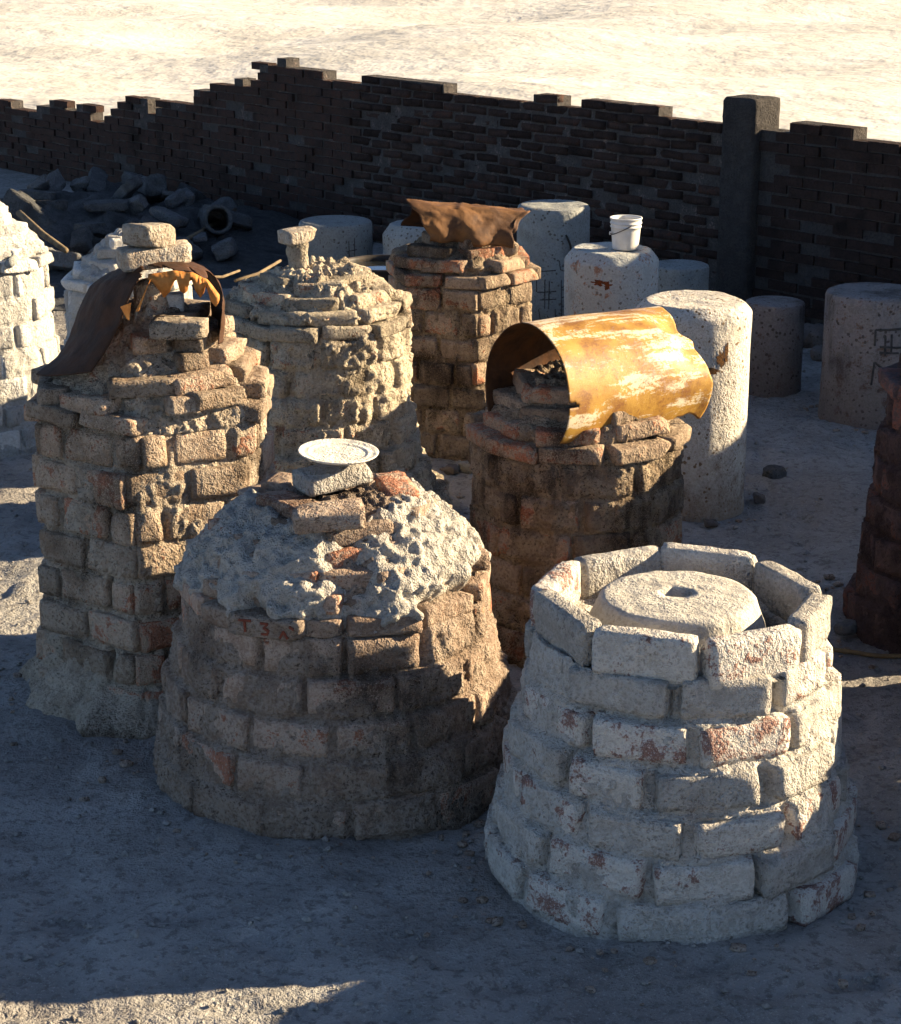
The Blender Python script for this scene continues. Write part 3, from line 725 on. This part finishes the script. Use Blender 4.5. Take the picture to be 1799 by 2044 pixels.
# dark rusty arch on the tall tan kiln
def arch():
    fr = [(182, 742, 7.33), (212, 700, 7.36), (240, 655, 7.40), (252, 612, 7.42), (268, 572, 7.44), (300, 548, 7.46), (345, 541, 7.46), (385, 545, 7.46), (415, 560, 7.48), (436, 588, 7.50), (446, 622, 7.52), (444, 655, 7.52), (436, 688, 7.52)]
    bk = [(72, 746, 7.60), (112, 712, 7.72), (140, 672, 7.80), (156, 622, 7.84), (182, 574, 7.86), (225, 538, 7.86), (290, 524, 7.86), (345, 522, 7.86), (385, 528, 7.86), (408, 548, 7.86), (420, 580, 7.86), (424, 625, 7.84), (424, 668, 7.80)]
    A = resample([at(*p) for p in fr], 120); B = resample([at(*p) for p in bk], 120)
    rows = []; nt = 30
    for k in range(nt):
        t = k / (nt - 1); rows.append(A * (1 - t) + B * t)
    G = np.array(rows)
    c = np.array([-1.2, 7.65, 1.45])
    d = G - c; d[..., 1] *= .1; d /= np.linalg.norm(d, axis=-1, keepdims=True)
    n = .010 * fbm(G[..., 0] * 7, G[..., 1] * 7, G[..., 2] * 7, 3, 88); bow = .03 * np.sin(np.linspace(0, pi, nt))[:, None]
    G = G + d * (n + bow)[..., None]
    # torn front edge over the crown
    s = np.linspace(0, 1, 119)[None, :]; t = np.linspace(0, 1, 29)[:, None]
    tear = (.16 + .30 * vnoise(s * 26, 0 * s, 0 * s, 91) + .14 * vnoise(s * 60, 0 * s, 0 * s, 92)) * sstep(.40, .50, s) * (1 - sstep(.80, .88, s))
    keep = ~(t < tear)
    sheet('rusty_sheet', G, [M_RUST, M_RUST], 'dark rusty metal sheet bent into an arch on the tall tan kiln', 'metal sheet', .003, keep)
    # the torn lip of the arch, bent down, its sunlit orange painted in
    top = [(296, 551), (345, 543), (385, 547), (415, 562), (438, 592)]
    low = [(296, 556), (306, 562), (318, 580), (330, 594), (340, 583), (346, 560), (352, 557), (358, 580), (366, 585), (374, 580), (378, 560), (384, 558), (390, 580), (398, 594), (405, 584), (409, 570), (414, 572), (422, 600), (430, 612), (438, 604)]
    V = []; F = []; r2 = random.Random(3)
    for i, (x, y) in enumerate(low):
        ty = np.interp(x, [p[0] for p in top], [p[1] for p in top]); h = y - ty
        V += [at(x, ty - 3, 7.462), at(x, ty + h * .5, 7.445), at(x + r2.uniform(-2, 2), y, 7.455 + r2.uniform(-.02, .03))]
        if i: k = 3 * i; F += [(k - 3, k, k + 1, k - 2), (k - 2, k + 1, k + 2, k - 1)]
    o = link('torn_lip', mesh('torn_lip', V, F, M_TORN), bpy.data.objects['rusty_sheet'])
    s_ = o.modifiers.new('thickness', 'SOLIDIFY'); s_.thickness = .003
    V = [at(300, 558, 7.43), at(294, 570, 7.43), at(270, 622, 7.41), at(276, 622, 7.41), at(240, 612, 7.36), at(262, 604, 7.37), at(258, 640, 7.36), at(252, 636, 7.36)]
    o = link('torn_strip', mesh('torn_strip', V, [(0, 1, 2, 3), (4, 5, 6, 7)], M_TORN, False), bpy.data.objects['rusty_sheet'])
    s_ = o.modifiers.new('thickness', 'SOLIDIFY'); s_.thickness = .003
arch()

# crumpled brown sheet on the sooty kiln
def crumpled():
    nL, nA = 60, 50; L = .66; Rr = .175
    S, PH = np.meshgrid(np.linspace(0, 1, nL), np.linspace(R(-95), R(100), nA), indexing='ij')
    crease = np.abs(vnoise(S * 3, PH * 1.2, 0 * S, 121)) * .032 + np.abs(vnoise(S * 7 + PH, PH * 2.2 - S * 2, 0 * S, 126)) * .010
    rr = Rr * (1 + .05 * vnoise(S * 2.2, PH * .9, 0 * S, 120)) - crease + .005 * fbm(S * 14, PH * 7, 0 * S, 2, 123)
    rr = rr + .05 * sstep(R(50), R(100), PH) * vnoise(S * 6, 0 * S, 0 * S, 124)
    x = (S - .5) * L + (sstep(0, .2, 1 - S) - sstep(.8, 1, S)) * .04 * vnoise(PH * 2.5, 0 * S, 0 * S, 125)
    x = x - sstep(.8, 1, S) * .10 * sstep(R(20), R(95), PH) + sstep(.8, 1, 1 - S) * .06 * sstep(R(30), R(95), PH)
    # facet the far end
    y = -rr * np.sin(PH) * .95; z = rr * np.cos(PH)
    o = sheet('crumpled_sheet', np.stack([x, y, z], -1), [M_RUSTB, M_RUST], 'crumpled brown metal sheet lying on the sooty kiln', 'metal sheet', .004)
    o.location = (.085, 11.32, 1.245); o.rotation_euler = (R(4), R(5), R(14))
crumpled()

# ------------------------------------------------------------------ loose things on the kilns
def loose(kind, loc, rot, label, mat=M_LOOSE, scale=(1, 1, 1), cat='brick', i=0, group=None):
    o = link('loose_brick', BR[kind][i], None, loc, rot); o.scale = scale; setmat(o, mat)
    return tag(o, label, cat, group)
p = at(309, 512, 7.66); loose('flat', (p.x, p.y, p.z + .004), (R(2), R(-3), R(20)), 'lower pale brick on top of the rusty arched sheet', M_LOOSE, (1.06, 1.1, 1.20), i=1)
p = at(297, 468, 7.66); loose('half', (p.x, p.y, p.z - .002), (R(-2), R(4), R(47)), 'upper brick of the two stacked on the rusty arched sheet', M_LOOSE, (1.15, 1.35, 1.28), i=3)
p = at(594, 472, 9.95); loose('half', (p.x, p.y, p.z + .005), (0, R(-3), R(34)), 'pale brick capping the short post of the domed kiln', M_LOOSE, (1.28, 1.15, 1.05), i=2)
p = at(664, 950, 6.86); loose('flat', (p.x, p.y, p.z), (R(2), R(-4), R(33)), 'whitened brick under the round plate on the squat kiln', M_F, (1.0, 1.1, 1.05), i=4)
p = at(656, 1030, 6.55); loose('flat', (p.x, p.y, p.z), (R(6), R(-3), R(8)), 'reddish brick lying on the crust below the round plate', M_B, (.95, 1, 1.05), i=5)

po = link('plaster_post', mesh('plaster_post', *lathe(dens([(.085, -.08), (.072, 0), (.060, .06), (.056, .13), (.060, .175), (.03, .18), (.012, .18)], .012), 40, .010, 3, 16), mat=M_C), None, (at(596, 520, 9.98).x, 9.98, 1.245))
tag(po, 'short stubby plaster post standing on the caked domed kiln', 'post')
po = link('clay_pipe', mesh('clay_pipe', *lathe(dens([(.07, 0), (.066, .05), (.062, .15), (.055, .19), (.03, .20), (.012, .20)], .012), 40, .008, 9, 12), mat=M_A), None, (at(303, 620, 7.68).x, 7.68, 1.475))
tag(po, 'stub of brown clay pipe standing under the rusty arch', 'pipe')
for (px, py, Yd, sc, rz, lb) in ((347, 612, 7.72, (.62, .75, 1.6), 5, 'whitish block standing under the rusty arch beside the pipe'), (358, 655, 7.46, (.80, 1, 1), -4, 'brick at the top of the tall kiln under the arch')):
    q = at(px, py, Yd); loose('half' if sc[2] > 1.2 else 'flat', q, (0, 0, R(rz)), lb, M_E if sc[2] > 1.2 else M_A, sc, i=1)
# plate
def plate():
    pr = dens([(.008, -.006), (.10, -.006), (.135, .002), (.143, .008), (.145, .012), (.141, .0125), (.130, .008), (.116, .006), (.112, .0075), (.106, .0072), (.102, .004), (.010, .002)], .012)
    q = at(675, 906, 6.88)
    o = link('round_plate', mesh('round_plate', *lathe(pr, 72, .0015, 4), mat=M_F2), None, q, (R(2), R(2.5), 0))
    tag(o, 'round whitened metal plate lying on a brick atop the squat kiln', 'plate')
plate()

# peg hole of the white kiln at the left
q = at(20, 525, 11.14)
po = link('round_peg', mesh('round_peg', *tube([(0, .12, 0), (0, -.03, 0)], .026, 12), mat=M_CYL), kE, q - Vector((-2.76, 11.5, 0)))
# ------------------------------------------------------------------ back wall
WDIR = R(-48)
def wall_piece(label, t0, t1, hfun, nobj, seed, pilaster=False):
    """t runs to the left along the wall from (2.65, 14.45)"""
    g = random.Random(seed)
    base = Vector((2.65 - .669 * t1, 14.45 + .743 * t1, 0)); L = t1 - t0
    root = empty('brick_wall', base, label, 'wall', None, WDIR)
    ch = .0785; bl = .276
    V, F = [], []
    seg = 60
    me_v = []
    # backing of mortar, a stepped top
    cols = int(L / bl * 2) + 1
    for c in range(cols):
        x0, x1 = c * bl / 2, min(L, (c + 1) * bl / 2)
        if x1 - x0 < .01: continue
        h = int(hfun(t1 - (x0 + x1) / 2) / ch) * ch - .01
        b = len(V); V += [(x0, .012, -.05), (x1, .012, -.05), (x1, .012, h), (x0, .012, h), (x0, .17, -.05), (x1, .17, -.05), (x1, .17, h), (x0, .17, h)]
        F += [(b, b + 1, b + 2, b + 3), (b + 5, b + 4, b + 7, b + 6), (b + 3, b + 2, b + 6, b + 7), (b, b + 3, b + 7, b + 4), (b + 1, b + 5, b + 6, b + 2)]
    link('mortar_backing', mesh('mortar_backing', V, F, M_MORT, False), root)
    cnt = 0; V, F = [], []; spots = []
    r = 0
    while True:
        z = (r + .5) * ch; x = bl / 2 + (r % 2) * bl / 2; any_ = False
        while x < L - .06:
            t = t1 - x
            if z + ch * .5 <= hfun(t): spots.append((x, z)); any_ = True
            x += bl
        r += 1
        if not any_ or r > 40: break
    spots.sort(key=lambda s: (-s[0] * .35 - abs(s[1] - .7) * .0) )
    for i, (x, z) in enumerate(spots):
        rot = (g.gauss(0, .02), g.gauss(0, .02), g.gauss(0, .02)); loc = (x + g.gauss(0, .008), .048 + g.gauss(0, .009), z + g.gauss(0, .005))
        if i < nobj: brick(root, 'wall', M_WALL, loc, rot, (g.uniform(.93, 1.02), 1, g.uniform(.94, 1.04)), g)
        else:
            b = len(V); a, d, h = .131, .05, .033
            V += [(loc[0] + sx * a, loc[1] + sy * d, loc[2] + sz * h) for sx, sy, sz in ((-1, -1, -1), (1, -1, -1), (1, -1, 1), (-1, -1, 1), (-1, 1, -1), (1, 1, -1), (1, 1, 1), (-1, 1, 1))]
            F += [(b, b + 1, b + 2, b + 3), (b + 5, b + 4, b + 7, b + 6), (b + 3, b + 2, b + 6, b + 7), (b, b + 3, b + 7, b + 4), (b + 1, b + 5, b + 6, b + 2), (b, b + 4, b + 5, b + 1)]
    if V:
        o = link('far_bricks', mesh('far_bricks', V, F, M_WALL, False), root); o['kind'] = 'stuff'
    return root
_wr = random.Random(4); _wn = [_wr.uniform(-.07, .07) for _ in range(200)]
def h_right(t): return (1.50 if t > -1.35 else 2.05) + (_wn[int((t + 20) / .29) % 200] if t > -1.3 else 0)  # unseen stretch past the right edge raised to shade the back drums
def h_left(t):
    h = 1.50 if t < 6.3 else max(.78, 1.5 - (t - 6.3) * .22)
    return h + _wn[int(t / .27) % 200] * (1 if t < 6.3 else 1.6)
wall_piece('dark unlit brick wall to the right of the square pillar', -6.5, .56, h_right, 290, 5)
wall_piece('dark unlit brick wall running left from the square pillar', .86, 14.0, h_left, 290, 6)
pv = link('wall_pillar', mesh('wall_pillar', *rough_block(.31, .30, 1.66, 8, (6, 6, 24), .02, .006, 2), mat=M_MORT), None, (2.65 - .669 * .71 + .05, 14.45 + .743 * .71 + .05, .80), (0, 0, WDIR))
tag(pv, 'square cement pillar dividing the dark brick wall', 'pillar')

# ------------------------------------------------------------------ junk heap in the corner
def heap():
    n = 90; X, Y = np.meshgrid(np.linspace(-5.2, -.7, n), np.linspace(15.2, 21.5, n))
    c = np.exp(-((X + 3.2) / 1.5) ** 2 - ((Y - 18.4) / 1.6) ** 2)
    Z = c * .42 + .10 * c * fbm(X * 2.5, Y * 2.5, 0 * X, 3, 140) + .05 * c * fbm(X * 9, Y * 9, 0 * X, 2, 141) - .02
    o = link('rubble', mesh('rubble', np.stack([X.ravel(), Y.ravel(), Z.ravel()], -1), grid_faces(n, n, False), M_JUNK)); tag(o, 'dark heap of rubble in the corner of the yard', 'rubble', None, 'stuff')
    hz = lambda x, y: .42 * math.exp(-((x + 3.2) / 1.5) ** 2 - ((y - 18.4) / 1.6) ** 2)
    g = random.Random(17)
    shp = [mesh('broken_block', *rough_block(.34, .22, .17, 500 + i, (6, 4, 4), .008, .016, 7), mat=M_JUNK) for i in range(8)]
    for i in range(34):
        px = g.uniform(10, 470); py = g.uniform(418, 565); Y = 16.3 + (565 - py) / 150 * 2.6
        x = at(px, py, Y).x; z = hz(x, Y)
        o = link('broken_block', g.choice(shp), None, (x, Y, z + .06), (g.uniform(-.6, .6), g.uniform(-.6, .6), g.uniform(0, 6)))
        s = g.uniform(.55, 1.25); o.scale = (s * g.uniform(.7, 1.5), s * g.uniform(.6, 1.1), s * g.uniform(.35, 1.0))
        tag(o, 'broken grey block in the dark corner heap', 'block', 'broken blocks in the corner heap')
    # pipe ring and poles
    q = at(432, 440, 17.6); th = np.linspace(0, 2 * pi, 29)[:-1]
    ring = [(.115 * cos(a), 0, .115 * sin(a)) for a in th]; ring.append(ring[0])
    prf = dens([(.13, -.2), (.13, .2), (.095, .2), (.095, -.2), (.13, -.2)], .03)
    o = link('pipe_ring', mesh('pipe_ring', *lathe(prf, 36, .004, 4, 9), mat=M_JUNK), None, (q.x, 17.6, q.z), (R(78), 0, R(12))); tag(o, 'round pipe end poking out of the dark corner heap', 'pipe')
    for a, b, rr, lb in (((38, 425, 17.0), (132, 500, 16.2), .03, 'grey pole leaning beside the white kiln in the corner'), ((330, 500, 16.6), (470, 418, 18.2), .022, 'thin pole slanting across the dark corner heap'), ((225, 415, 18), (245, 500, 17.0), .05, 'thick broken beam standing in the dark corner heap'), ((408, 553, 12.2), (478, 540, 12.6), .010, 'thin pale stick lying behind the caked domed kiln'), ((470, 560, 12.4), (560, 520, 12.9), .012, 'dry stick sticking up behind the caked domed kiln')):
        P0, P1 = at(*a), at(*b); mid = (P0 + P1) / 2 + Vector((0, 0, -.02))
        o = link('pole', mesh('pole', *tube([P0, mid, P1], [rr, rr * .95, rr * .8], 8), mat=M_STICK)); tag(o, lb, 'pole')
heap()

# ------------------------------------------------------------------ hoses, stones, grit
def hose(pix, label, rad=.011):
    pts = []
    for px, py in pix:
        u = (px - 899.5) / 4000; v = (py - 1022) / 4000; p = R(PITCH)
        d = (u, cos(p) - v * sin(p), -sin(p) - v * cos(p)); t = -(CAM_H - .012) / d[2]
        pts.append(Vector((d[0] * t, d[1] * t, .014 + float(ground_z(d[0] * t, d[1] * t)))))
    o = link('hose', mesh('hose', *tube(smoothline(pts), rad, 8), mat=M_HOSE)); tag(o, label, 'hose')
hose([(-60, 915), (10, 888), (60, 868), (85, 862)], 'thin hose on the sunlit ground at the left edge', .013)
hose([(1640, 1290), (1700, 1297), (1760, 1304), (1850, 1310)], 'thin brown hose on the shaded ground at the right', .011)
hose([(890, 1640), (930, 1618), (985, 1590), (1010, 1570)], 'thin hose on the ground between the two front kilns', .009)
def stone(px, py, s, label, seed, mat=M_JUNK):
    u = (px - 899.5) / 4000; v = (py - 1022) / 4000; p = R(PITCH)
    d = (u, cos(p) - v * sin(p), -sin(p) - v * cos(p)); t = -CAM_H / d[2]
    o = link('stone', mesh('stone', *rough_block(s, s * .75, s * .6, seed, (6, 5, 5), s * .22, s * .09, 4), mat=mat), None, (d[0] * t, d[1] * t, s * .22), (0, 0, seed * 1.3))
    tag(o, label, 'stone')
stone(1545, 955, .13, 'squarish block lying on the open shaded ground', 201)
stone(1625, 690, .26, 'pale stone at the foot of the wall beside the small stained drum', 202, M_CYL2)
stone(1642, 715, .16, 'smaller pale stone in front of the one by the wall', 203, M_CYL2)
stone(900, 945, .09, 'left one of two small stones at the foot of the sooty kiln', 204, M_CYL2)
stone(932, 940, .10, 'right one of two small stones at the foot of the sooty kiln', 205, M_CYL)
stone(1690, 1262, .10, 'small stone near the foot of the dark reddish kiln', 206)
stone(1790, 1268, .13, 'stone at the right edge near the brown hose', 207)
stone(1420, 1050, .07, 'small stone at the foot of the tall sunlit drum', 208, M_CYL2)
stone(1515, 1000, .08, 'stone against the foot of the tall sunlit drum', 209, M_CYL2)
def stain(o, r, u, z, w_, h, seed, mat):
    n = 22; V = [(u, z)]; g = random.Random(seed)
    for k in range(n):
        a = 2 * pi * k / n; f = 1 + .55 * g.uniform(-1, 1) * (1 if k % 2 else .5)
        V.append((u + w_ * f * cos(a), z + h * f * sin(a)))
    P = [((r + .0018) * cos(R(-90) + a / r), (r + .0018) * sin(R(-90) + a / r), b) for a, b in V]
    me = mesh('rust_stain', P, [(0, 1 + k, 1 + (k + 1) % n) for k in range(n)], mat); link('rust_stain', me, o)
M_STAIN = simple('red_rust_stain', (.22, .055, .018), (.13, .05, .022), 60, .002)
M_PEEL = simple('brown_bare_patch', (.16, .075, .025), (.09, .05, .025), 50, .002)
stain(cb, .294, -.10, .80, .050, .016, 1, M_STAIN); stain(cb, .294, -.045, .785, .022, .022, 2, M_STAIN)
stain(c3, .298, .115, .86, .022, .040, 3, M_PEEL); stain(c3, .298, .075, .80, .040, .014, 4, M_PEEL); stain(c3, .298, .145, .88, .010, .055, 5, M_PEEL)
def shards():
    g = np.random.default_rng(9); V = []; F = []
    blk, bf = rough_block(1, .7, .45, 77, (2, 2, 2), .18, .10, 3); bf = np.array(bf)
    for (kx, ky, kr, n) in ((-1.18, 7.75, .62, 60), (-.42, 6.9, .76, 80), (.745, 6.12, .70, 80), (-.68, 10, .75, 50), (.06, 11.4, .5, 40), (.54, 8.25, .55, 40), (2.29, 8.35, .58, 60), (1.246, 10.1, .36, 30), (2.58, 12, .38, 25), (-2.76, 11.5, .55, 40)):
        for i in range(n):
            a = g.uniform(0, 2 * pi); d = kr + abs(g.normal(0, .14)) - .03; sz = .012 + .04 * g.random() ** 3
            x = kx + d * cos(a); y = ky + d * sin(a); c_, s_ = cos(a * 7), sin(a * 7)
            q = blk * sz; q = np.stack([q[:, 0] * c_ - q[:, 1] * s_ + x, q[:, 0] * s_ + q[:, 1] * c_ + y, q[:, 2] + float(ground_z(x, y)) + sz * .15], -1)
            F.append(bf + sum(len(v) for v in V[-1:]) * 0 + len(V) * len(blk)); V.append(q)
    o = link('rubble', mesh('rubble', np.concatenate(V), np.concatenate(F), M_B)); tag(o, 'small brick crumbs strewn round the feet of the kilns', 'rubble', None, 'stuff')
shards()
def grit():
    g = np.random.default_rng(3); n = 9000
    x = g.uniform(-4, 4, n); y = 4.6 + 12 * g.random(n) ** 1.4; s = .004 + .016 * g.random(n) ** 4
    z = ground_z(x, y)
    base = np.array([(1, 0, 0), (-1, 0, 0), (0, 1, 0), (0, -1, 0), (0, 0, .8), (0, 0, -.6)], float)
    f = np.array([(0, 2, 4), (2, 1, 4), (1, 3, 4), (3, 0, 4), (2, 0, 5), (1, 2, 5), (3, 1, 5), (0, 3, 5)])
    V = base[None] * s[:, None, None] * g.uniform(.6, 1.3, (n, 6, 1)); a = g.uniform(0, 6.28, n)
    c, d = np.cos(a)[:, None], np.sin(a)[:, None]
    V = np.stack([V[..., 0] * c - V[..., 1] * d + x[:, None], V[..., 0] * d + V[..., 1] * c + y[:, None], V[..., 2] + (z + s * .3)[:, None]], -1)
    F = (f[None] + (np.arange(n) * 6)[:, None, None]).reshape(-1, 3)
    o = link('gravel', mesh('gravel', V.reshape(-1, 3), F, M_GROUND)); tag(o, 'loose grit and pebbles scattered on the dirt', 'gravel', None, 'stuff')
grit()
